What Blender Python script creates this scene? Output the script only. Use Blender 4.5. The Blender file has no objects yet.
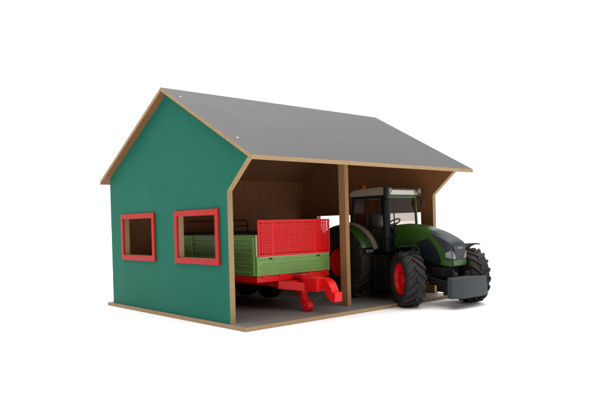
import bpy, bmesh, math, random
from mathutils import Vector, Matrix
random.seed(7)
S = 0.01                                   # everything below is written in centimetres
scene = bpy.context.scene
col = scene.collection
PI = math.pi

# ------------------------------------------------------------------ materials
def new_mat(name):
    m = bpy.data.materials.new(name); m.use_nodes = True
    nt = m.node_tree; return m, nt, nt.nodes['Principled BSDF']

def surf(name, c, rough=.5, var=.12, scale=60, bump=.0, bscale=300, metal=0., spec=.5, coat=0., stretch=(1,1,1)):
    """procedural paint / plastic: base colour with a little noise, optional bump"""
    m, nt, b = new_mat(name)
    N = nt.nodes; L = nt.links
    tc = N.new('ShaderNodeTexCoord'); mp = N.new('ShaderNodeMapping'); mp.inputs['Scale'].default_value = stretch
    L.new(tc.outputs['Object'], mp.inputs['Vector'])
    n = N.new('ShaderNodeTexNoise'); n.inputs['Scale'].default_value = scale; n.inputs['Detail'].default_value = 6
    n.inputs['Roughness'].default_value = .6
    L.new(mp.outputs[0], n.inputs['Vector'])
    r = N.new('ShaderNodeValToRGB')
    r.color_ramp.elements[0].position = .3; r.color_ramp.elements[1].position = .7
    r.color_ramp.elements[0].color = (*[x*(1-var) for x in c], 1); r.color_ramp.elements[1].color = (*[min(1, x*(1+var)) for x in c], 1)
    L.new(n.outputs['Fac'], r.inputs['Fac']); L.new(r.outputs['Color'], b.inputs['Base Color'])
    rm = N.new('ShaderNodeMapRange'); rm.inputs['To Min'].default_value = max(.02, rough-.07); rm.inputs['To Max'].default_value = min(1, rough+.07)
    L.new(n.outputs['Fac'], rm.inputs['Value']); L.new(rm.outputs[0], b.inputs['Roughness'])
    b.inputs['Metallic'].default_value = metal; b.inputs['Specular IOR Level'].default_value = spec
    b.inputs['Coat Weight'].default_value = coat; b.inputs['Coat Roughness'].default_value = .15
    if bump:
        n2 = N.new('ShaderNodeTexNoise'); n2.inputs['Scale'].default_value = bscale; n2.inputs['Detail'].default_value = 4
        L.new(mp.outputs[0], n2.inputs['Vector'])
        bp = N.new('ShaderNodeBump'); bp.inputs['Strength'].default_value = bump; bp.inputs['Distance'].default_value = .0005
        L.new(n2.outputs['Fac'], bp.inputs['Height']); L.new(bp.outputs[0], b.inputs['Normal'])
    return m

def wood(name, c, c2, rough=.65, sc=(90, 90, 6), bump=.3):
    """fine stretched grain over a slow tone change"""
    m, nt, b = new_mat(name); N = nt.nodes; L = nt.links
    tc = N.new('ShaderNodeTexCoord'); mp = N.new('ShaderNodeMapping'); mp.inputs['Scale'].default_value = sc
    L.new(tc.outputs['Object'], mp.inputs['Vector'])
    n = N.new('ShaderNodeTexNoise'); n.inputs['Scale'].default_value = 4; n.inputs['Detail'].default_value = 8
    n.inputs['Distortion'].default_value = .6
    L.new(mp.outputs[0], n.inputs['Vector'])
    r = N.new('ShaderNodeValToRGB'); r.color_ramp.elements[0].position = .32; r.color_ramp.elements[1].position = .68
    r.color_ramp.elements[0].color = (*c2, 1); r.color_ramp.elements[1].color = (*c, 1)
    L.new(n.outputs['Fac'], r.inputs['Fac']); L.new(r.outputs['Color'], b.inputs['Base Color'])
    b.inputs['Roughness'].default_value = rough; b.inputs['Specular IOR Level'].default_value = .3
    bp = N.new('ShaderNodeBump'); bp.inputs['Strength'].default_value = bump; bp.inputs['Distance'].default_value = .0004
    L.new(n.outputs['Fac'], bp.inputs['Height']); L.new(bp.outputs[0], b.inputs['Normal'])
    return m

def green_panel(name):
    """painted board with narrow vertical grooves (bump) along the wall's length (object Y)"""
    m, nt, b = new_mat(name); N = nt.nodes; L = nt.links
    tc = N.new('ShaderNodeTexCoord'); sp = N.new('ShaderNodeSeparateXYZ'); L.new(tc.outputs['Object'], sp.inputs[0])
    mul = N.new('ShaderNodeMath'); mul.operation = 'MULTIPLY'; mul.inputs[1].default_value = 1/0.010; L.new(sp.outputs['Y'], mul.inputs[0])
    fr = N.new('ShaderNodeMath'); fr.operation = 'PINGPONG'; fr.inputs[1].default_value = .5; L.new(mul.outputs[0], fr.inputs[0])
    gr = N.new('ShaderNodeMapRange'); gr.interpolation_type = 'SMOOTHSTEP'; gr.inputs['From Min'].default_value = 0; gr.inputs['From Max'].default_value = .13
    L.new(fr.outputs[0], gr.inputs['Value'])
    mp = N.new('ShaderNodeMapping'); mp.inputs['Scale'].default_value = (120, 120, 5); L.new(tc.outputs['Object'], mp.inputs['Vector'])
    n = N.new('ShaderNodeTexNoise'); n.inputs['Scale'].default_value = 3; n.inputs['Detail'].default_value = 7; L.new(mp.outputs[0], n.inputs['Vector'])
    n3 = N.new('ShaderNodeTexNoise'); n3.inputs['Scale'].default_value = 9; n3.inputs['Detail'].default_value = 3; L.new(tc.outputs['Object'], n3.inputs['Vector'])
    r = N.new('ShaderNodeValToRGB'); r.color_ramp.elements[0].position = .3; r.color_ramp.elements[1].position = .72
    r.color_ramp.elements[0].color = (*[x*.9 for x in GREEN], 1); r.color_ramp.elements[1].color = (*[x*1.08 for x in GREEN], 1)
    mx = N.new('ShaderNodeMix'); mx.data_type = 'FLOAT'; mx.inputs[0].default_value = .45
    L.new(n.outputs['Fac'], mx.inputs[2]); L.new(n3.outputs['Fac'], mx.inputs[3]); L.new(mx.outputs[0], r.inputs['Fac'])
    L.new(r.outputs['Color'], b.inputs['Base Color'])
    b.inputs['Roughness'].default_value = .55; b.inputs['Specular IOR Level'].default_value = .08
    add = N.new('ShaderNodeMath'); add.operation = 'MULTIPLY_ADD'; add.inputs[1].default_value = .12; L.new(n.outputs['Fac'], add.inputs[0]); L.new(gr.outputs[0], add.inputs[2])
    bp = N.new('ShaderNodeBump'); bp.inputs['Strength'].default_value = .16; bp.inputs['Distance'].default_value = .0005
    L.new(add.outputs[0], bp.inputs['Height']); L.new(bp.outputs[0], b.inputs['Normal'])
    return m

GREEN = (.010, .128, .084)
M = {}
M['green_panel'] = green_panel('green_painted_board')
M['edge'] = wood('bare_board_edge', (.36, .238, .122), (.28, .178, .088), sc=(60, 60, 60), bump=.2)
M['post'] = wood('pine_post', (.34, .195, .085), (.26, .14, .055), sc=(140, 140, 7))
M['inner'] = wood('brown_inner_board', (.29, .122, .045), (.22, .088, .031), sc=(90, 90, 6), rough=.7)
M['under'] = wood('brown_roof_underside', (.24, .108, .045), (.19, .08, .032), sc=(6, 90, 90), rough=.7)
M['roof'] = surf('grey_roof_coating', (.030, .030, .032), rough=.45, var=.12, scale=12, bump=.12, bscale=900, spec=.27)
M['floor'] = surf('grey_floor_coating', (.150, .145, .136), rough=.5, var=.08, scale=22, bump=.1, bscale=700)
M['red_paint'] = surf('red_window_paint', (.40, .012, .010), rough=.5, var=.08, spec=.2)
M['screw'] = surf('pale_screw_plug', (.6, .58, .52), rough=.4)
M['red'] = surf('red_toy_plastic', (.76, .006, .008), rough=.38, var=.04, spec=.35)
M['shaded_red'] = surf('shaded_red_toy_plastic', (.16, .004, .005), rough=.5)  # red plastic with shade put into its colour, for the rear rack
M['tgreen'] = surf('mid_green_toy_plastic', (.19, .345, .085), rough=.45, var=.07)
M['pale'] = surf('pale_rail_plastic', (.42, .46, .25), rough=.45)
M['fgreen'] = surf('dark_green_toy_paint', (.024, .075, .010), rough=.33, var=.08, coat=.1)
M['black'] = surf('black_toy_plastic', (.005, .005, .0055), rough=.55, var=.15, spec=.22)
M['rubber'] = surf('tyre_rubber', (.021, .0195, .018), rough=.7, var=.25, scale=90, bump=.2, spec=.25)
M['dark'] = surf('anthracite_hood_plastic', (.020, .024, .029), rough=.5, var=.08)
M['weight'] = surf('grey_weight_plastic', (.032, .037, .041), rough=.6, spec=.3, var=.08)
M['beige'] = surf('beige_roof_plastic', (.28, .225, .155), rough=.45, var=.05)
M['fband'] = surf('beige_grey_fender_plastic', (.30, .26, .20), rough=.5)
M['cream'] = surf('cream_light_bar_plastic', (.60, .60, .52), rough=.35)
M['orange'] = surf('orange_beacon', (.5, .09, .01), rough=.2)
M['silver'] = surf('silver_lamp', (.17, .17, .165), rough=.3, metal=.3)
M['seat'] = surf('black_seat_fabric', (.016, .015, .015), rough=.8, bump=.3)
M['ground'] = surf('white_table_paper', (.90, .90, .90), rough=.9, var=.01, scale=5, spec=.1)
def glass():
    m, nt, b = new_mat('smoked_clear_plastic'); N = nt.nodes; L = nt.links
    out = N['Material Output']; N.remove(b)
    tr = N.new('ShaderNodeBsdfTransparent'); tr.inputs[0].default_value = (.90, .87, .85, 1)
    gl = N.new('ShaderNodeBsdfGlossy'); gl.inputs['Roughness'].default_value = .08
    n = N.new('ShaderNodeTexNoise'); n.inputs['Scale'].default_value = 40
    mr = N.new('ShaderNodeMapRange'); mr.inputs['To Min'].default_value = .04; mr.inputs['To Max'].default_value = .09; L.new(n.outputs['Fac'], mr.inputs['Value'])
    mx = N.new('ShaderNodeMixShader'); L.new(mr.outputs[0], mx.inputs[0]); L.new(tr.outputs[0], mx.inputs[1]); L.new(gl.outputs[0], mx.inputs[2])
    L.new(mx.outputs[0], out.inputs['Surface']); return m
M['glass'] = glass()

def hood_paint():
    """two-tone moulding: green shell, anthracite nose cover, dark side grille, with a green band between (object space, metres)"""
    m, nt, b = new_mat('two_tone_hood_plastic'); N = nt.nodes; L = nt.links
    tc = N.new('ShaderNodeTexCoord'); sp = N.new('ShaderNodeSeparateXYZ'); L.new(tc.outputs['Object'], sp.inputs[0])
    def mt(op, a, c=None, d=None):
        n = N.new('ShaderNodeMath'); n.operation = op
        for i, v in enumerate((a, c, d)):
            if v is None: continue
            if isinstance(v, (int, float)): n.inputs[i].default_value = v
            else: L.new(v, n.inputs[i])
        return n.outputs[0]
    y = mt('MULTIPLY', sp.outputs['Y'], 100); z = mt('SUBTRACT', mt('MULTIPLY', sp.outputs['Z'], 100), .65)
    q = mt('SUBTRACT', z, 7.0); yb = mt('MINIMUM', mt('MULTIPLY_ADD', mt('MULTIPLY', q, q), .103, -11.9), -8.1)
    def ss(v, e=.05): 
        r = N.new('ShaderNodeMapRange'); r.inputs['From Min'].default_value = -e; r.inputs['From Max'].default_value = e; L.new(v, r.inputs['Value']); return r.outputs[0]
    nose = ss(mt('SUBTRACT', yb, y))
    gr = mt('MULTIPLY', ss(mt('SUBTRACT', y, mt('ADD', yb, 1.25))), ss(mt('SUBTRACT', mt('MULTIPLY_ADD', y, -.25, 10.0), z)))
    gr = mt('MULTIPLY', gr, ss(mt('SUBTRACT', -6.6, mt('MULTIPLY_ADD', z, -.12, y))))
    ribs = mt('MULTIPLY_ADD', mt('PINGPONG', mt('MULTIPLY', z, 2.2), .5), 1.0, .5)
    n = N.new('ShaderNodeTexNoise'); n.inputs['Scale'].default_value = 60
    gmix = N.new('ShaderNodeMix'); gmix.data_type = 'RGBA'; gmix.inputs['A'].default_value = (.022, .068, .009, 1); gmix.inputs['B'].default_value = (.026, .078, .011, 1)
    L.new(n.outputs['Fac'], gmix.inputs['Factor'])
    m1 = N.new('ShaderNodeMix'); m1.data_type = 'RGBA'; L.new(gr, m1.inputs['Factor']); L.new(gmix.outputs['Result'], m1.inputs['A']); m1.inputs['B'].default_value = (.009, .013, .017, 1)
    m2 = N.new('ShaderNodeMix'); m2.data_type = 'RGBA'; L.new(nose, m2.inputs['Factor']); L.new(m1.outputs['Result'], m2.inputs['A']); m2.inputs['B'].default_value = (.018, .022, .027, 1)
    L.new(m2.outputs['Result'], b.inputs['Base Color'])
    L.new(mt('MULTIPLY_ADD', nose, .17, .30), b.inputs['Roughness']); b.inputs['Coat Weight'].default_value = .05; b.inputs['Specular IOR Level'].default_value = .35
    bp = N.new('ShaderNodeBump'); bp.inputs['Strength'].default_value = .5; bp.inputs['Distance'].default_value = .0006
    L.new(mt('MULTIPLY', ribs, gr), bp.inputs['Height']); L.new(bp.outputs[0], b.inputs['Normal'])
    return m
M['hood_paint'] = hood_paint()

# ------------------------------------------------------------------ helpers
ROOT = [Vector((0, 0, 0))]
def thing(name, label, cat, loc, group=None):
    o = bpy.data.objects.new(name, None); col.objects.link(o); o.empty_display_size = .02
    o.location = Vector(loc)*S; o['label'] = label; o['category'] = cat
    if group: o['group'] = group
    ROOT[0] = Vector(loc); return o

class MB:
    """collects shapes given in absolute centimetres; build() links them as one mesh"""
    def __init__(s): s.v = []; s.f = []; s.m = []
    def add(s, vs, fs, mi=0):
        k = len(s.v); s.v += [tuple(v) for v in vs]
        for i, f in enumerate(fs): s.f.append([k+j for j in f]); s.m.append(mi[i] if isinstance(mi, (list, tuple)) else mi)
        return s
    def box(s, a, b, mi=0):
        x0, y0, z0 = a; x1, y1, z1 = b
        vs = [(x0,y0,z0),(x1,y0,z0),(x1,y1,z0),(x0,y1,z0),(x0,y0,z1),(x1,y0,z1),(x1,y1,z1),(x0,y1,z1)]
        return s.add(vs, [(0,3,2,1),(4,5,6,7),(0,1,5,4),(1,2,6,5),(2,3,7,6),(3,0,4,7)], mi)
    def obox(s, c, ax, ay, az, mi=0):
        c = Vector(c); ax, ay, az = Vector(ax), Vector(ay), Vector(az)
        vs = [c+i*ax+j*ay+k*az for k in (-1, 1) for i, j in ((-1,-1),(1,-1),(1,1),(-1,1))]
        return s.add(vs, [(0,3,2,1),(4,5,6,7),(0,1,5,4),(1,2,6,5),(2,3,7,6),(3,0,4,7)], mi)
    def bar(s, p, q, w, h, up=(0, 0, 1), mi=0):
        p, q = Vector(p), Vector(q); d = (q-p); n = d.normalized(); side = n.cross(Vector(up))
        if side.length < 1e-4: side = n.cross(Vector((1, 0, 0)))
        side.normalize(); u = side.cross(n)
        return s.obox((p+q)/2, d/2, side*w/2, u*h/2, mi)
    def tube(s, pts, r, n=14, cap=True, mi=0):
        pts = [Vector(p) for p in pts]; rs = r if isinstance(r, (list, tuple)) else [r]*len(pts)
        rings = []; ref = None
        for i, p in enumerate(pts):
            d = (pts[min(i+1, len(pts)-1)]-pts[max(i-1, 0)]).normalized()
            if ref is None:
                ref = d.cross(Vector((0, 0, 1)))
                if ref.length < .1: ref = d.cross(Vector((1, 0, 0)))
            u = (ref-d*ref.dot(d)).normalized(); ref = u; w = d.cross(u)
            rings.append([p+(u*math.cos(2*PI*k/n)+w*math.sin(2*PI*k/n))*rs[i] for k in range(n)])
        vs = [v for r_ in rings for v in r_]; fs = []
        for i in range(len(pts)-1):
            for k in range(n):
                k2 = (k+1) % n; fs.append((i*n+k, i*n+k2, (i+1)*n+k2, (i+1)*n+k))
        if cap: fs += [tuple(reversed(range(n))), tuple((len(pts)-1)*n+k for k in range(n))]
        return s.add(vs, fs, mi)
    def prism(s, poly, axis, a, b, mi=0, caps=(None, None)):
        """poly in the two other axes, extruded along axis from a to b"""
        def pt(u, v, t): return (t, u, v) if axis == 'x' else (u, t, v) if axis == 'y' else (u, v, t)
        n = len(poly); vs = [pt(u, v, a) for u, v in poly]+[pt(u, v, b) for u, v in poly]
        fs = [(i, (i+1) % n, n+(i+1) % n, n+i) for i in range(n)]+[tuple(range(n)), tuple(range(n, 2*n))]
        ms = [mi]*n+[mi if caps[0] is None else caps[0], mi if caps[1] is None else caps[1]]
        return s.add(vs, fs, ms)
    def build(s, name, mats, parent, bevel=0., smooth=False, label=None):
        mats = mats if isinstance(mats, (list, tuple)) else [mats]
        me = bpy.data.meshes.new(name)
        me.from_pydata([((Vector(v)-ROOT[0])*S)[:] for v in s.v], [], s.f)
        for m in mats: me.materials.append(M[m])
        for p, mi in zip(me.polygons, s.m): p.material_index = mi; p.use_smooth = smooth
        bm = bmesh.new(); bm.from_mesh(me); bmesh.ops.recalc_face_normals(bm, faces=bm.faces); bm.to_mesh(me); bm.free()
        o = bpy.data.objects.new(name, me); col.objects.link(o)
        if parent: o.parent = parent
        if label: o['label'] = label
        if bevel:
            md = o.modifiers.new('bevel', 'BEVEL'); md.width = bevel*S; md.segments = 2; md.limit_method = 'ANGLE'; md.angle_limit = .6
            if not smooth:
                wn = o.modifiers.new('normals', 'WEIGHTED_NORMAL'); wn.keep_sharp = True
                for p in me.polygons: p.use_smooth = True
        return o

def lathe(mb, c, axis, up, prof, n=48, mi=0):
    """prof: list of (offset along axis, radius) round centre c"""
    c = Vector(c); a = Vector(axis).normalized(); u = Vector(up).normalized(); w = a.cross(u)
    vs = []; k = len(prof)
    for i in range(n):
        t = 2*PI*i/n; r = u*math.cos(t)+w*math.sin(t)
        vs += [c+a*o+r*rad for o, rad in prof]
    fs = [(i*k+j, i*k+j+1, ((i+1) % n)*k+j+1, ((i+1) % n)*k+j) for i in range(n) for j in range(k-1)]
    return mb.add(vs, fs, mi)

# ------------------------------------------------------------------ the wooden shed
W, D, T = 53.0, 42.5, 1.0
HR, YR, SF, SB = 39.81, 17.63, .5505, .5457
def roof_z(y): return HR-(SF*(YR-y) if y < YR else SB*(y-YR))
VT = .68                                            # roof board, measured vertically
shed = thing('toy_shed', 'open fronted green wooden toy shed with grey gable roof, brown inside and red window frames', 'toy shed', (26.5, 20, -.65))

b = MB(); b.box((-.4, -4.5, -.65), (53.2, 44.5, -.03), 0)
base = b.build('base_board', ['edge'], shed, bevel=.06)
b = MB(); b.box((-.32, -4.42, -.03), (53.12, 44.42, 0)); b.build('floor_covering', 'floor', base)

WINS = [(3.2, 15.1, 10.05, 17.15), (24.35, 36.25, 10.05, 17.15)]       # clear openings (y0,y1,z0,z1)
outline = [(0, 0), (0, 20.7), (-6.24, roof_z(-6.24)-VT-.01), (YR, HR-VT-.01), (D, roof_z(D)-VT-.01), (D, 0)]
def gable(x0, x1, outer_low):
    """a board with two window holes: outer face green, inner face brown, all cut edges bare"""
    bm = bmesh.new()
    def ring(x):
        loops = [outline]+[[(y0, z0), (y1, z0), (y1, z1), (y0, z1)] for y0, y1, z0, z1 in WINS]
        edges = []; res = []
        for lp in loops:
            vs = [bm.verts.new((x, y, z)) for y, z in lp]; res.append(vs)
            for i in range(len(vs)): edges.append(bm.edges.new((vs[i], vs[(i+1) % len(vs)])))
        return res, edges
    ra, ea = ring(x0); rb, eb = ring(x1)
    fa = bmesh.ops.triangle_fill(bm, edges=ea, use_beauty=True)['geom']; fb = bmesh.ops.triangle_fill(bm, edges=eb, use_beauty=True)['geom']
    for f in fa:
        if isinstance(f, bmesh.types.BMFace): f.material_index = 0 if outer_low else 1
    for f in fb:
        if isinstance(f, bmesh.types.BMFace): f.material_index = 1 if outer_low else 0
    for la, lb in zip(ra, rb):
        for i in range(len(la)):
            j = (i+1) % len(la); f = bm.faces.new((la[i], la[j], lb[j], lb[i])); f.material_index = 2
    bmesh.ops.recalc_face_normals(bm, faces=bm.faces)
    for v in bm.verts: v.co = (v.co-ROOT[0])*S
    me = bpy.data.meshes.new('gable_wall'); bm.to_mesh(me); bm.free()
    for k in ('green_panel', 'inner', 'edge'): me.materials.append(M[k])
    o = bpy.data.objects.new('gable_wall', me); col.objects.link(o); o.parent = shed
    return o
def frame(wall, x0, x1, win):
    y0, y1, z0, z1 = win; e = .95; b = MB()
    loop = [[(x, y, z) for y, z in ((y0-k, z0-k), (y1+k, z0-k), (y1+k, z1+k), (y0-k, z1+k))] for x, k in ((x0, e), (x0, 0), (x1, 0), (x1, e))]
    vs = [v for l in loop for v in l]
    b.add(vs, [(a*4+i, a*4+(i+1) % 4, ((a+1) % 4)*4+(i+1) % 4, ((a+1) % 4)*4+i) for a in range(4) for i in range(4)])
    b.build('window_frame', 'red_paint', wall, bevel=.06)
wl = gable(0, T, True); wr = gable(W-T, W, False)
for w_ in WINS: frame(wl, -.4, -.005, w_); frame(wr, W+.005, W+.4, w_)

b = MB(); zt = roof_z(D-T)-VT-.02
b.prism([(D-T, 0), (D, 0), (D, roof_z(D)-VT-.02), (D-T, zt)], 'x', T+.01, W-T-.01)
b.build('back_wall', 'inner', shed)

def roof_panel(ya, yb):
    b = MB(); x0, x1 = -1.35, 54.35
    if ya < YR: s_ = SF
    pts = [(ya, roof_z(ya)), (yb, roof_z(yb)), (yb, roof_z(yb)-VT), (ya, roof_z(ya)-VT)]
    vs = [(x0, y, z) for y, z in pts]+[(x1, y, z) for y, z in pts]
    fs = [(0, 1, 5, 4), (1, 2, 6, 5), (2, 3, 7, 6), (3, 0, 4, 7), (0, 3, 2, 1), (4, 5, 6, 7)]
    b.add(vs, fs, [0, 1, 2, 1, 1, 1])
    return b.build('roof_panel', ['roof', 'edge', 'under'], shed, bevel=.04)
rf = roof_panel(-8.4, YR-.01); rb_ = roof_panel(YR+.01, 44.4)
for x, y in ((.3, 13.8), (.45, -2.55)):
    b = MB()
    z = roof_z(y); n = Vector((0, -SF, 1)).normalized(); c = Vector((x, y, z))
    b.tube([c-n*.05, c+n*.04], .2, 12)
    b.build('screw_cap', 'screw', rf)

b = MB(); zt0, zt1 = roof_z(.3)-VT-.02, roof_z(2.0)-VT-.02
b.prism([(.3, 0.01), (2.0, 0.01), (2.0, zt1), (.3, zt0)], 'x', 26.2, 27.15)
b.build('post', 'post', shed, bevel=.05)

# ------------------------------------------------------------------ tyres and wheels
def wheel(parent, c, fwd, r, w, rim_r, rim_out, lugs, name='wheel', rimcol='red', lugh=.42):
    """c: centre; fwd: rolling direction; rim_out: +1/-1 which end of the axle faces out"""
    c = Vector(c); f = Vector(fwd).normalized(); a = Vector((0, 0, 1)).cross(f).normalized()*1.0
    # outward axis
    out = a*rim_out
    up = Vector((0, 0, 1))
    h = w/2
    b = MB()                                    # axle hub disc: the wheel's own mesh
    lathe(b, c, out, up, [(-h*.5, .01), (-h*.5, rim_r*.35), (h*.12, rim_r*.35), (h*.12, .01)], 24)
    wh = b.build(name, 'black', parent)
    rt = r-lugh                                 # carcass radius
    b = MB()
    prof = [(-h*.72, rim_r), (-h*.80, rim_r+.12), (-h*.98, rim_r+(rt-rim_r)*.35), (-h*1.0, rim_r+(rt-rim_r)*.65), (-h*.90, rt-.12), (-h*.78, rt),
            (-h*.4, rt+.1), (0, rt+.14), (h*.4, rt+.1), (h*.78, rt), (h*.90, rt-.12), (h*1.0, rim_r+(rt-rim_r)*.65), (h*.98, rim_r+(rt-rim_r)*.35), (h*.80, rim_r+.12), (h*.72, rim_r)]
    lathe(b, c, out, up, prof, 72)
    w2 = out.cross(up)
    def P(o, rad, t): return c+out*o+(up*math.cos(t)+w2*math.sin(t))*rad
    if lugs:
        step = 2*PI/lugs
        for side in (-1, 1):
            for i in range(lugs):
                t0 = i*step+(step/2 if side > 0 else 0)
                rows = []                       # lug path from the centre line out and back to the shoulder
                K = 6
                for k in range(K+1):
                    q = k/K; o = side*h*(-.06+1.05*q)
                    sweep = -step*1.05*q**.85*1.0          # both sides lean the same way round: a chevron
                    half = step*(.165+.05*q)
                    base_r = rt-.08 if q < .8 else rt-.30*(q-.8)/.2-.1
                    top_r = r-.04*q if q < .85 else r-.35
                    rows.append([P(o, base_r, t0+sweep-half), P(o, top_r, t0+sweep-half*.7), P(o, top_r, t0+sweep+half*.7), P(o, base_r, t0+sweep+half)])
                # run down the sidewall a little
                o = side*h*1.03; sw = -step*1.12
                rows.append([P(o, rt-.9, t0+sw-step*.18), P(o+side*.02, rt-.75, t0+sw-step*.12), P(o+side*.02, rt-.75, t0+sw+step*.12), P(o, rt-.9, t0+sw+step*.18)])
                vs = [v for r_ in rows for v in r_]; fs = []
                for k in range(len(rows)-1):
                    for j in range(3): fs.append((k*4+j, k*4+j+1, k*4+4+j+1, k*4+4+j))
                fs += [(0, 1, 2, 3), tuple(len(vs)-4+j for j in (3, 2, 1, 0))]
                b.add(vs, fs)
    b.build('tyre', 'rubber', wh, smooth=True if not lugs else False)
    b = MB(); dp = 1.0 if name == 'rear_wheel' else 0.
    prof = [(h*.74, rim_r+.02), (h*.80, rim_r-.05), (h*.74, rim_r-.2), (h*.45-dp, rim_r-.35), (h*.33-dp, rim_r*.72), (h*.42-dp, rim_r*.62), (h*.42-dp, rim_r*.36), (h*.66-dp, rim_r*.33), (h*.70-dp, rim_r*.25), (h*.70-dp, .01)]
    lathe(b, c, out, up, prof, 48)
    lathe(b, c, out, up, [(-h*.74, rim_r+.02), (-h*.80, rim_r-.05), (-h*.74, rim_r-.2), (-h*.2, rim_r*.8), (-h*.2, .01)], 48)
    for i in range(8):
        t = 2*PI*i/8; p = P(h*.42-dp, rim_r*.5, t); b.tube([p, p+out*.14], .13, 8)
    b.build('rim', rimcol, wh, smooth=False, bevel=0)
    return wh

# ------------------------------------------------------------------ the trailer
tr = thing('toy_trailer', 'green toy farm trailer with red drawbar and red mesh guard, parked in the left bay', 'toy trailer', (17.7, 20, 0))
X0, X1, Y0, Y1, ZB = 9.1, 26.35, 5.0, 35.5, 6.45
b = MB()
b.box((X0+.1, Y0+.1, 5.35), (X1-.1, Y1, 6.4))
for x in (14.2, 20.4): b.box((x, Y0+.3, 4.2), (x+.9, Y1-1, 5.34))
for y in (10, 16, 24, 31): b.box((15.11, y, 4.5), (20.39, y+.7, 5.3))
for x in (X0+1.2, 14.1, 21, X1-2.2): b.box((x, Y0-.12, 6.05), (x+1.1, Y0+.09, 6.7))
b.build('chassis', 'red', tr, bevel=.08)
b = MB(); b.box((X0+.6, Y0+.6, 6.41), (X1-.6, Y1-.3, 6.8)); b.build('loading_floor', 'black', tr)
def side_board(x, s):
    b = MB(); xo = x; xi = x+s*.45
    b.box((min(xo, xi), Y0+.45, ZB), (max(xo, xi), Y1, 13.35))
    # two tiers of pressed ridges on the outside
    for z, hh in ((6.9, .28), (8.0, .22), (9.35, .28), (10.35, .3), (11.3, .22), (12.2, .22)):
        b.box((min(xo, xo-s*.34), Y0+1.1, z), (max(xo, xo-s*.34), Y1-.5, z+hh+.12))
    for y in (Y0+.5, 15, 25.5, Y1-.7): b.box((min(xo, xo-s*.42), y, ZB+.05), (max(xo, xo-s*.42), y+.6, 13.3))
    o = b.build('side_board', 'tgreen', tr, bevel=.06)
    b = MB(); b.box((min(xo, xi)-.12, Y0+.4, 13.352), (max(xo, xi)+.12, Y1, 13.62)); b.build('rail', 'tgreen', o, bevel=.05)
side_board(X0+.2, 1); side_board(X1-.2, -1)
b = MB()
b.box((X0+.45, Y0+.1, ZB), (X1-.45, Y0+.5, 9.65))
b.box((X0+.05, Y0-.05, ZB), (X0+.6, Y0+.42, 9.8)); b.box((X1-.6, Y0-.05, ZB), (X1-.05, Y0+.42, 9.8))
for z, hh in ((9.22, .42), (7.75, .32), (6.5, .3)): b.box((X0+.61, Y0-.1, z), (X1-.61, Y0+.095, z+hh))
b.box((X0+1.5, Y0-.04, 8.4), (X1-1.5, Y0+.095, 8.62)); b.box((X0+1.5, Y0-.04, 7.15), (X1-1.5, Y0+.095, 7.37))
fb = b.build('front_board', 'tgreen', tr, bevel=.06)
for x in (X0-.02, X1-.3):
    b = MB(); b.box((x, Y0+.0, 9.82), (x+.32, Y0+.32, 13.6)); b.build('corner_stake', 'pale', tr, bevel=.05)
b = MB(); b.box((X0+.1, Y0-.2, 9.65), (X1-.1, Y0-.101, 9.82)); b.build('top_rail', 'pale', fb, bevel=.03)
for x in (X0+2.6, X1-3.4):
    b = MB(); b.box((x, Y0-.26, 9.3), (x+.7, Y0-.105, 9.5)); b.build('latch', 'black', fb, bevel=.03)
b = MB(); b.box((X0+.5, Y1-.6, ZB), (X1-.5, Y1-.2, 13.3))
for z in (7, 9, 11, 12.6): b.box((X0+.5, Y1-.2, z), (X1-.5, Y1-.02, z+.3))
b.build('tail_board', 'tgreen', tr, bevel=.05)
# red mesh guard: frame, broad strips and a lattice of thin bars
b = MB(); mz0, mz1 = 9.85, 16.15; mx0, mx1 = X0+.28, X1-.05; my = Y0-.14
def mbar(xa, za, xb, zb, t=.14): b.box((xa, my-t*.6, za), (xb, my+t*.6, zb))
mbar(mx0, mz1-.36, mx1, mz1, .2); mbar(mx0, mz0, mx1, mz0+.3, .2)
mbar(mx0+.003, mz0+.305, mx0+.4, mz1-.365, .196); mbar(mx1-.4, mz0+.305, mx1-.003, mz1-.365, .196)
strips = [mx0+3.2, mx0+13.1]
for x in strips: mbar(x-.22, mz0+.3, x+.22, mz1-.3, .15)
x = mx0+.45
nx, nz = 38, 15
for i in range(1, nx):
    xx = mx0+.45+(mx1-mx0-.9)*i/nx; mbar(xx-.115, mz0+.3, xx+.115, mz1-.3, .12)
for i in range(1, nz):
    zz = mz0+.38+(mz1-mz0-.8)*i/nz; mbar(mx0+.3, zz-.105, mx1-.3, zz+.105, .10)
b.build('mesh_guard', 'red', tr, bevel=0)
# black fill stands for shaded inner boards and a dark cover; rack above
b = MB(); b.box((X0+.75, Y0+.7, 6.85), (X1-.75, Y1-.65, 14.15)); b.build('shade_cover_fill', 'black', tr, bevel=.3)
b = MB(); yy = 29.8
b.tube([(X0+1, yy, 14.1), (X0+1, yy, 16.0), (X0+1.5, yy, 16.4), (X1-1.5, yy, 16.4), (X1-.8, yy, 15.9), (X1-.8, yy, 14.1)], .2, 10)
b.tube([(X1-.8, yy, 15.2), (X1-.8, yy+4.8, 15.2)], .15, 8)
b.build('rear_rack', 'shaded_red', tr, smooth=True)
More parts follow.
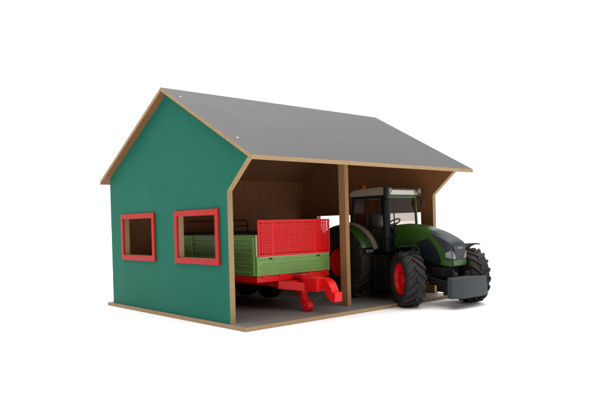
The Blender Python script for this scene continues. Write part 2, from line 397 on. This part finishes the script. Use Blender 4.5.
# drawbar: two beams into a block, then the curved neck with the coupling
b = MB()
b.bar((13.9, 5.2, 4.7), (17.0, 1.2, 4.3), .7, 1.5); b.bar((22.6, 5.2, 4.7), (19.6, 1.2, 4.3), .7, 1.5)
b.prism([(17.1, -1.5), (19.9, -1.5), (20.3, 1.2), (19.6, 2.6), (17.0, 2.6), (16.5, 1.4)], 'z', 3.55, 5.9)
b.box((15.2, 3.2, 4.6), (20.2, 5.0, 5.34))
b.box((17.2, 2.4, 5.905), (19.2, 4.9, 6.3))
db = b.build('drawbar', 'red', tr, bevel=.12)
b = MB()
pts = [(18.7, -1.2, 5.0), (18.7, -2.1, 5.1), (18.65, -2.9, 4.7), (18.6, -3.4, 3.95), (18.6, -3.75, 3.2), (18.6, -4.2, 2.85), (18.6, -5.1, 2.8)]
rows = []
for i, p in enumerate(pts):
    p = Vector(p); d = Vector(pts[min(i+1, 6)])-Vector(pts[max(i-1, 0)]); d.normalize(); u = Vector((1, 0, 0)); n = u.cross(d).normalized()
    hw, hh = (.85, .8)
    rows += [p-u*hw-n*hh, p+u*hw-n*hh, p+u*hw+n*hh, p-u*hw+n*hh]
fs = [(k*4+j, k*4+(j+1) % 4, k*4+4+(j+1) % 4, k*4+4+j) for k in range(6) for j in range(4)]+[(0, 1, 2, 3), (24, 25, 26, 27)]
b.add(rows, fs); b.build('coupling_neck', 'red', db, bevel=.15)
# support foot with its little wheel
b = MB()
b.prism([(2.2, 4.2), (3.4, 4.2), (3.0, 2.6), (2.7, 1.5), (1.6, 1.0), (1.4, 1.7), (2.0, 2.6)], 'x', 16.8, 18.0)
b.box((16.6, 2.0, 3.2), (18.2, 3.6, 4.0))
b.prism([(1.2+.95*math.cos(t*PI/12), .95+.95*math.sin(t*PI/12)) for t in range(24)], 'x', 16.5, 17.7)
b.prism([(1.2+.3*math.cos(t*PI/6), .95+.3*math.sin(t*PI/6)) for t in range(12)], 'x', 16.3, 17.9)
b.build('support_foot', 'red', tr, bevel=.1)
for x, ro in ((10.9, 1), (23.7, -1)):
    for y in (20.2, 28.2):
        wheel(tr, (x, y, 3.75), (0, -1, 0), 3.75, 2.6, 2.0, -1 if x > 17 else 1, 0, rimcol='black')
b = MB()
for y in (20.2, 28.2): b.tube([(10.9, y, 3.75), (23.7, y, 3.75)], .45, 12)
b.box((15, 19.5, 3.5), (20, 29, 4.19)); b.build('axle', 'black', tr)

# ------------------------------------------------------------------ the tractor
XC = 42.5
tc = thing('toy_tractor', 'dark green toy tractor with black nose and grey front weight, standing in the right bay', 'toy tractor', (XC, 0, -.65))
# chassis block, sump, linkage
b = MB()
b.box((XC-1.9, -9.5, 4.6), (XC+1.9, 3, 8.2)); b.box((XC-2.6, 3.01, 3.8), (XC+2.6, 14.5, 9.2))
b.box((XC-3.2, -11.6, 4.9), (XC+3.2, -9.0, 6.6)); b.box((XC-2.6, -13.2, 2.0), (XC-1.9, -9.4, 6.2)); b.box((XC+1.9, -13.2, 2.0), (XC+2.6, -9.4, 6.2))
b.prism([(-8.6, 3.9), (-8.6, 4.9), (-12.9, 4.2), (-12.9, 1.7), (-12.0, 1.6), (-11.9, 3.2)], 'x', XC-4.1, XC-3.5)
b.prism([(-8.6, 3.9), (-8.6, 4.9), (-12.9, 4.2), (-12.9, 1.7), (-12.0, 1.6), (-11.9, 3.2)], 'x', XC+3.5, XC+4.1)
b.tube([(XC-6, 10.9, 7.0), (XC+6, 10.9, 7.0)], 1.5, 20)
b.build('chassis', 'black', tc, bevel=.12)
# fuel tank and steps below the cab on both sides
for s in (-1, 1):
    b = MB(); xa, xb = sorted((XC+s*2.7, XC+s*5.9))
    b.prism([(-1.2, 3.2), (-.6, 2.6), (3.0, 2.6), (3.6, 3.2), (3.6, 8.2), (2.9, 8.9), (-.6, 8.9), (-1.2, 8.2)], 'x', xa, xb)
    for z in (2.2, 4.0, 5.8): b.box((min(XC+s*5.95, XC+s*6.7), -.6, z), (max(XC+s*5.95, XC+s*6.7), 2.2, z+.22))
    for y in (-.75, 2.22): b.box((min(XC+s*5.95, XC+s*6.7), y, 2.2), (max(XC+s*5.95, XC+s*6.7), y+.15, 8.6))
    b.build('fuel_tank', 'black', tc, bevel=.15)
# hood: lofted shell, colour per face
st = [  # y, half width, top z, side top z, bottom z
 (.3, 2.75, 14.75, 14.0, 8.3), (-1.5, 2.8, 14.85, 14.05, 8.3), (-3.5, 2.8, 14.7, 13.95, 8.3), (-5.2, 2.8, 14.4, 13.7, 8.2), (-6.6, 2.78, 14.0, 13.4, 8.1), (-7.8, 2.74, 13.6, 13.05, 7.8),
 (-8.8, 2.7, 13.25, 12.75, 7.4), (-9.8, 2.65, 12.85, 12.35, 7.1), (-10.8, 2.55, 12.4, 11.9, 6.9), (-11.7, 2.45, 11.9, 11.45, 6.8), (-12.4, 2.3, 11.45, 11.05, 6.75), (-12.75, 2.1, 11.0, 10.7, 6.8)]
rows = []; NV = 0
for y, w, zt, zs, zb in st:
    r = [(XC-w*.92, y, zb)]
    for q in (.25, .5, .75): r.append((XC-w*(.93+.07*math.sin(q*PI*.5)), y, zb+(zs-.4-zb)*q))
    r += [(XC-w, y, zs-.4), (XC-w*.985, y, zs), (XC-w*.90, y, zs+(zt-zs)*.45), (XC-w*.72, y, zs+(zt-zs)*.78), (XC-w*.4, y, zt-.06)]
    full = r+[(XC, y, zt)]+[(2*XC-x, yy, z) for x, yy, z in reversed(r)]
    NV = len(full); rows.append(full)
b = MB(); vs = [v for r in rows for v in r]; fs = []; ms = []
for i in range(len(rows)-1):
    for j in range(NV-1):
        fs.append((i*NV+j, i*NV+j+1, (i+1)*NV+j+1, (i+1)*NV+j))
        k = min(j, NV-2-j)                       # 0 bottom .. top
        y = (st[i][0]+st[i+1][0])/2
        top = k >= 5
        if top: ms.append(0)
        else:
            ms.append(0)
fs.append(tuple((len(rows)-1)*NV+j for j in range(NV))); ms.append(0)
fs.append(tuple(reversed(range(NV)))); ms.append(0)
b.add(vs, fs, ms)
hood = b.build('hood', 'hood_paint', tc, smooth=True)
me = hood.data
md = hood.modifiers.new('edge', 'EDGE_SPLIT'); md.split_angle = .7
# nose: grille panel, badge plate, chin, headlights
b = MB(); b.prism([(XC-1.95, 10.6), (XC+1.95, 10.6), (XC+1.2, 8.6), (XC+.7, 7.9), (XC-.7, 7.9), (XC-1.2, 8.6)], 'y', -12.95, -12.76)
gp = b.build('nose_grille', 'dark', hood, bevel=.06)
b = MB(); b.box((XC-.75, -13.03, 10.0), (XC+.75, -12.96, 10.3)); b.build('nose_badge', 'silver', gp, bevel=.03)
for s in (-1, 1):
    b = MB()
    b.prism([(XC+s*2.12, 9.7), (XC+s*1.5, 8.95), (XC+s*1.0, 8.05), (XC+s*2.1, 8.2)], 'y', -12.98, -12.6)
    b.add([(XC+s*2.3, -12.7, 9.75), (XC+s*2.62, -11.6, 9.3), (XC+s*2.60, -11.6, 8.5), (XC+s*2.25, -12.7, 8.2),
           (XC+s*2.0, -12.6, 9.75), (XC+s*2.3, -11.6, 9.3), (XC+s*2.3, -11.6, 8.5), (XC+s*2.0, -12.6, 8.2)],
          [(0, 1, 2, 3), (4, 7, 6, 5), (0, 4, 5, 1), (1, 5, 6, 2), (2, 6, 7, 3), (3, 7, 4, 0)])
    b.build('headlight', 'silver', hood, bevel=.05)
b = MB(); b.prism([(XC-2.15, 7.95), (XC+2.15, 7.95), (XC+1.9, 6.9), (XC-1.9, 6.9)], 'y', -13.0, -12.5)
for s in (-1, 1): b.bar((XC+s*2.35, -12.75, 7.35), (XC+s*2.62, -10.6, 7.5), .25, .9)
b.build('chin_panel', 'fgreen', hood, bevel=.08)
# front weight
b = MB()
pl = [(38.9, -16.2), (46.1, -16.2), (48.2, -15.1), (48.2, -14.1), (46.6, -13.0), (38.4, -13.0), (36.8, -14.1), (36.8, -15.1)]
vs = []
for z, k in ((1.3, .97), (1.55, 1), (3.1, 1.0), (4.7, .99), (4.95, .96)):
    vs += [(XC+(x-XC)*k, -14.5+(y+14.5)*k, z) for x, y in pl]
fs = [(i*8+j, i*8+(j+1) % 8, i*8+8+(j+1) % 8, i*8+8+j) for i in range(4) for j in range(8)]+[tuple(range(8)), tuple(range(32, 40))]
b.add(vs, fs)
for x in (40.4, 44.6): b.box((x-.35, -13.6, 4.955), (x+.35, -12.6, 5.7))
fw_ = b.build('front_weight', 'weight', tc, bevel=.1)
for s, h_ in ((-1, 6.0), (1, 7.1)):
    b = MB(); b.tube([(XC+s*3.2, -13.6, 4.8), (XC+s*3.2, -13.6, h_)], .22, 10); b.build('weight_pin', 'black', fw_)
# swung front axle with its wheels and mudguards
FC = Vector((42.3, -8.31, 4.6)); TH = .40
ax = Vector((math.cos(TH), -math.sin(TH), 0)); fwd = Vector((-math.sin(TH), -math.cos(TH), 0))
b = MB(); b.bar(FC-ax*5.2, FC+ax*5.2, 1.5, 1.4); b.bar(FC-ax*1.5+Vector((0, 0, -.2)), FC+ax*1.5+Vector((0, 0, -.2)), 2.8, 2.6)
b.tube([FC-ax*4.8+fwd*-1.3, FC+ax*4.8+fwd*-1.3], .25, 10)
axo = b.build('front_axle', 'black', tc, bevel=.15)
for s in (-1, 1):
    c = FC+ax*(6.75*s); wf = Vector((-math.sin(.52), -math.cos(.52), 0))
    wheel(tc, c, wf, 5.25, 3.9, 2.95, s*(1 if Vector((0, 0, 1)).cross(fwd).dot(ax) > 0 else -1), 17, name='front_wheel', lugh=.5)
    b = MB(); rows = []
    for k in range(13):
        t = math.radians(-9+k*5.6)               # angle from straight up, towards the rear
        for o, dr in ((-2.0, -.22), (-1.7, 0), (1.7, 0), (2.0, -.22)):
            for rr in (6.05, 6.17):
                rows.append(c+ax*o-fwd*math.sin(t)*(rr+dr)+Vector((0, 0, 1))*math.cos(t)*(rr+dr))
    fs = []
    for k in range(12):
        for j in range(3):
            a0 = k*8+j*2; fs += [(a0, a0+2, a0+10, a0+8), (a0+1, a0+9, a0+11, a0+3)]
        fs += [(k*8, k*8+8, k*8+9, k*8+1), (k*8+6, k*8+7, k*8+15, k*8+14)]
    for k in (0, 12):
        for j in range(3): a0 = k*8+j*2; fs.append((a0, a0+1, a0+3, a0+2))
    b.add(rows, fs)
    b.bar(c-ax*s*2.3+Vector((0, 0, 1)), c-ax*s*2.3+Vector((0, 0, 5.5)), .4, .8, up=fwd)
    b.build('mudguard', 'black', tc)
# rear wheels, hubs and fenders
RC = Vector((XC, 10.9, 7.2))
for s in (-1, 1):
    wheel(tc, RC+Vector((s*6.0, 0, 0)), (0, -1, 0), 7.2, 4.6, 2.85, s, 20, name='rear_wheel', lugh=.5)
for s in (-1, 1):
    def arc(mb, xa, xb, r0, r1, t0, t1, n=20, drop=0.):
        rows = []
        for k in range(n+1):
            t = math.radians(t0+(t1-t0)*k/n)
            for x_, dr in ((xa, -drop), (xa+(xb-xa)*.2, 0), (xb, 0)):
                for rr in (r0+dr, r1+dr): rows.append((x_, RC.y-math.sin(t)*rr, RC.z+math.cos(t)*rr))
        fs = []
        for k in range(n):
            for j in (0, 1):
                a0 = k*6+j*2; fs += [(a0, a0+2, a0+8, a0+6), (a0+1, a0+7, a0+9, a0+3)]
            fs += [(k*6, k*6+6, k*6+7, k*6+1), (k*6+4, k*6+5, k*6+11, k*6+10)]
        for k in (0, n):
            for j in (0, 1): a0 = k*6+j*2; fs.append((a0, a0+1, a0+3, a0+2))
        mb.add(rows, fs)
    b = MB(); arc(b, XC+s*7.9, XC+s*5.2, 7.4, 7.7, -80, 66, drop=.35)
    fo = b.build('rear_fender', 'fgreen', tc, smooth=True); fo.modifiers.new('edge', 'EDGE_SPLIT').split_angle = .6
    b = MB(); arc(b, XC+s*5.15, XC+s*4.3, 7.75, 8.2, -80, 70, drop=.05)
    b.build('fender_rim', 'fband', fo)
    b = MB(); b.box((min(XC+s*5.2, XC+s*7.4), RC.y-7.4, 9.3), (max(XC+s*5.4, XC+s*6.6), RC.y-7.1, 9.9)); b.build('fender_lamp', 'silver', fo, bevel=.08)
# cab
b = MB()                                          # cab floor, bulkheads
b.box((XC-4.2, .2, 8.9), (XC+4.2, 10.6, 10.0)); b.box((XC-3.4, 8.5, 10.01), (XC+3.4, 10.2, 12.6)); b.box((XC-2.6, .31, 9.8), (XC+2.6, .9, 13.6))
b.box((XC-4.3, 7.4, 10.01), (XC-3.5, 10.4, 13.2)); b.box((XC+3.5, 7.4, 10.01), (XC+4.3, 10.4, 13.2))
b.build('cab_floor', 'black', tc, bevel=.1)
b = MB()
def P4(s, y, z): return (XC+s*(4.35 if z < 12 else 4.6 if z < 15 else 4.35), y, z)
for s in (-1, 1):
    b.bar(P4(s, .1, 9.5), P4(s, .6, 20.3), .42, .45, up=(0, 1, 0), mi=1 if s < 0 else 0)
    b.bar(P4(s, 6.2, 9.9), P4(s, 6.3, 20.3), .25, .25, up=(0, 1, 0), mi=1)
    b.bar(P4(s, 10.4, 12.2), P4(s, 9.6, 20.3), .45, .5, up=(0, 1, 0), mi=1)
    b.bar(P4(s, .6, 20.3), P4(s, 9.8, 20.3), .4, .5, mi=1)
    b.bar(P4(s, .1, 9.9), P4(s, 6.2, 9.9), .4, .4, mi=1)
b.bar((XC-4.4, .6, 20.3), (XC+4.4, .6, 20.3), .4, .5); b.bar((XC-4.4, 9.7, 20.3), (XC+4.4, 9.7, 20.3), .4, .5)
b.build('cab_frame', ['fgreen', 'black'], tc, bevel=.06)
b = MB()
b.add([(XC-4.2, .3, 10), (XC+4.2, .3, 10), (XC+4.15, .62, 20.1), (XC-4.15, .62, 20.1), (XC-4.2, .38, 10), (XC+4.2, .38, 10), (XC+4.15, .7, 20.1), (XC-4.15, .7, 20.1)],
      [(0, 1, 2, 3), (4, 7, 6, 5), (0, 4, 5, 1), (1, 5, 6, 2), (2, 6, 7, 3), (3, 7, 4, 0)])
b.build('windscreen', 'glass', tc)
b = MB(); b.box((XC-4.1, 9.9, 12.7), (XC+4.1, 9.98, 20.0)); b.build('rear_window', 'glass', tc)
for s in (-1, 1):
    b = MB(); x = XC+s*4.42
    b.box((x-.04, .75, 10.2), (x+.04, 6.0, 20.0)); b.box((x-.04, 6.5, 13.2), (x+.04, 9.4, 20.0)); b.build('side_window', 'glass', tc)
# roof with light bar and lamps
b = MB()
sec = [(-.1, 20.9), (.1, 20.62), (10.3, 20.58), (10.6, 20.9), (10.3, 21.6), (9.0, 22.0), (2.0, 22.25), (.5, 22.0), (-.05, 21.6)]
b.prism(sec, 'x', XC-4.75, XC+4.75); rfo = b.build('cab_roof', 'beige', tc, bevel=.25)
b = MB(); b.box((XC-4.1, -.22, 20.65), (XC+3.0, -.11, 21.55)); b.build('light_bar', 'cream', rfo, bevel=.04)
for s in (-1, 1):
    for c, r_, m_ in ((Vector((XC+s*4.5, -.35, 21.5)), .5, 'silver'), (Vector((XC+s*5.0, -.1, 20.85)), .36, 'weight')):
        b = MB(); b.tube([c+Vector((0, .6, 0)), c+Vector((0, .1, 0)), c+Vector((0, -.12, 0)), c+Vector((0, -.17, 0))], [r_*.7, r_*1.1, r_, r_*.6], 16)
        b.build('work_lamp', m_, rfo)
b = MB(); b.tube([(38.3, 6.8, 21.9), (38.3, 6.8, 22.2), (38.3, 6.8, 22.7), (38.3, 6.8, 22.85)], [.5, .45, .4, .2], 16); b.build('beacon', 'orange', rfo, smooth=True)
# exhaust stack in front of the near pillar, air intake on the other side
b = MB(); b.tube([(37.3, .1, 9.5), (37.3, .1, 12.0), (37.3, .1, 12.2), (37.3, .1, 19.6), (37.3, .1, 19.8), (37.3, .1, 22.2)], [.5, .5, .74, .74, .5, .5], 20)
b.bar((37.3, .1, 12.6), (39.8, .1, 12.6), .5, .5); b.bar((37.4, .1, 19.0), (38.6, .6, 19.4), .3, .3)
ex = b.build('exhaust_pipe', 'black', tc, smooth=True); ex.modifiers.new('edge', 'EDGE_SPLIT').split_angle = .6
# mirrors
for s in (-1, 1):
    b = MB(); xm = XC+s*(6.0 if s < 0 else 5.3); ym = .9 if s < 0 else -.5
    b.tube([(XC+s*4.5, .2, 20.0), ((XC+s*4.5+xm)/2, ym, 19.9), (xm, ym, 19.5), (xm, ym, 18.9)], .13, 8)
    mo = b.build('mirror', 'black', tc)
    b = MB(); b.box((xm-.5, ym-.25, 16.6 if s < 0 else 18.3), (xm+.5, ym+.1, 19.0 if s < 0 else 19.6)); b.build('mirror_head', 'black', mo, bevel=.12)
# seat, steering wheel and console
b = MB(); b.box((XC-1.7, 4.6, 12.0), (XC+1.7, 7.8, 12.9)); b.box((XC-1.6, 7.2, 12.9), (XC+1.6, 8.1, 17.2)); b.box((XC-1, 5.2, 10.0), (XC+1, 7.4, 11.99))
for s in (-1, 1): b.box((min(XC+s*1.8, XC+s*2.4), 4.9, 13.8), (max(XC+s*1.8, XC+s*2.4), 7.8, 14.3))
b.build('driver_seat', 'seat', tc, bevel=.2)
b = MB(); b.tube([(XC, 1.2, 10.0), (XC, 2.0, 13.6), (XC, 2.5, 14.8)], [.5, .35, .25], 12); b.box((XC-.9, .95, 12.6), (XC+.9, 1.9, 14.6))
sc = b.build('steering_column', 'black', tc)
b = MB(); c = Vector((XC, 2.7, 15.1)); n = Vector((0, .55, .85)).normalized(); u = Vector((1, 0, 0)); v = n.cross(u)
ring = [c+(u*math.cos(2*PI*k/32)+v*math.sin(2*PI*k/32))*1.35 for k in range(33)]; b.tube(ring, .16, 8, cap=False)
for k in (0, 11, 21): b.tube([c-n*.2, ring[k]], .12, 6)
b.build('steering_wheel', 'black', sc, smooth=True)

# ------------------------------------------------------------------ ground
ROOT[0] = Vector((0, 0, 0))
b = MB(); g = 30000; b.add([(-g, -g, -.665), (g, -g, -.665), (g, g, -.665), (-g, g, -.665)], [(0, 1, 2, 3)])
gr = b.build('ground', 'ground', None); gr['kind'] = 'structure'; gr['label'] = 'plain white studio surface under the shed'

# ------------------------------------------------------------------ light
BEHIND, CEIL = .27, 2.6
w = bpy.data.worlds.new('World'); scene.world = w; w.use_nodes = True
nt = w.node_tree; N = nt.nodes; L = nt.links; bg = N['Background']
# a white studio: bright backdrop ahead, a broad diffuse ceiling, a dimmer room behind the photographer
tcn = N.new('ShaderNodeTexCoord')
def dotn(v, a0, a1, b0, b1):
    dt = N.new('ShaderNodeVectorMath'); dt.operation = 'DOT_PRODUCT'; dt.inputs[1].default_value = Vector(v).normalized(); L.new(tcn.outputs['Generated'], dt.inputs[0])
    mr = N.new('ShaderNodeMapRange'); mr.interpolation_type = 'SMOOTHSTEP'
    for k, x in zip(('From Min', 'From Max', 'To Min', 'To Max'), (a0, a1, b0, b1)): mr.inputs[k].default_value = x
    L.new(dt.outputs['Value'], mr.inputs['Value']); return mr.outputs[0]
back = dotn((.6586, .7524, 0), -.1, .5, BEHIND, 1.12)
top = dotn((0, 0, 1), .45, .95, 0, CEIL)
ad = N.new('ShaderNodeMath'); L.new(back, ad.inputs[0]); L.new(top, ad.inputs[1])
bg.inputs['Color'].default_value = (1, 1, 1, 1); L.new(ad.outputs[0], bg.inputs['Strength'])

def area(name, loc, tgt, size, power, c=(1, 1, 1)):
    l = bpy.data.lights.new(name, 'AREA'); l.shape = 'RECTANGLE'; l.size = size[0]*S; l.size_y = size[1]*S; l.energy = power; l.color = c
    o = bpy.data.objects.new(name, l); col.objects.link(o); o.location = Vector(loc)*S
    o.rotation_euler = (Vector(tgt)-Vector(loc)).to_track_quat('-Z', 'Y').to_euler()
    return o
area('softbox_top', (10, -30, 260), (20, 5, 0), (260, 260), 22, (1, .985, .96))
area('softbox_front', (75, -185, 125), (26, 0, 8), (120, 120), 11, (1, .99, .97))

# ------------------------------------------------------------------ camera (solved from the photograph)
cd = bpy.data.cameras.new('camera'); cam = bpy.data.objects.new('camera', cd); col.objects.link(cam); scene.camera = cam
Rr = Vector((.75199624, -.6586664, -.025695)); Uu = Vector((.02789537, -.00714646, .9995853)); Dd = Vector((.65857688, .75240116, -.01299963))
m = Matrix((Rr, Uu, -Dd)).transposed().to_4x4(); m.translation = Vector((-54.2325, -79.4839, 15.3782))*S
cam.matrix_world = m
cd.sensor_width = 36; cd.lens = 615.7966/600*36; cd.shift_x = -2.5168/600; cd.shift_y = 30.5498/600
cd.clip_start = .01; cd.clip_end = 2000

scene.render.engine = 'CYCLES'
scene.render.resolution_x = 1024; scene.render.resolution_y = 686
scene.cycles.use_denoising = True
scene.view_settings.view_transform = 'Standard'; scene.view_settings.look = 'None'; scene.view_settings.gamma = 1; scene.view_settings.exposure = 0
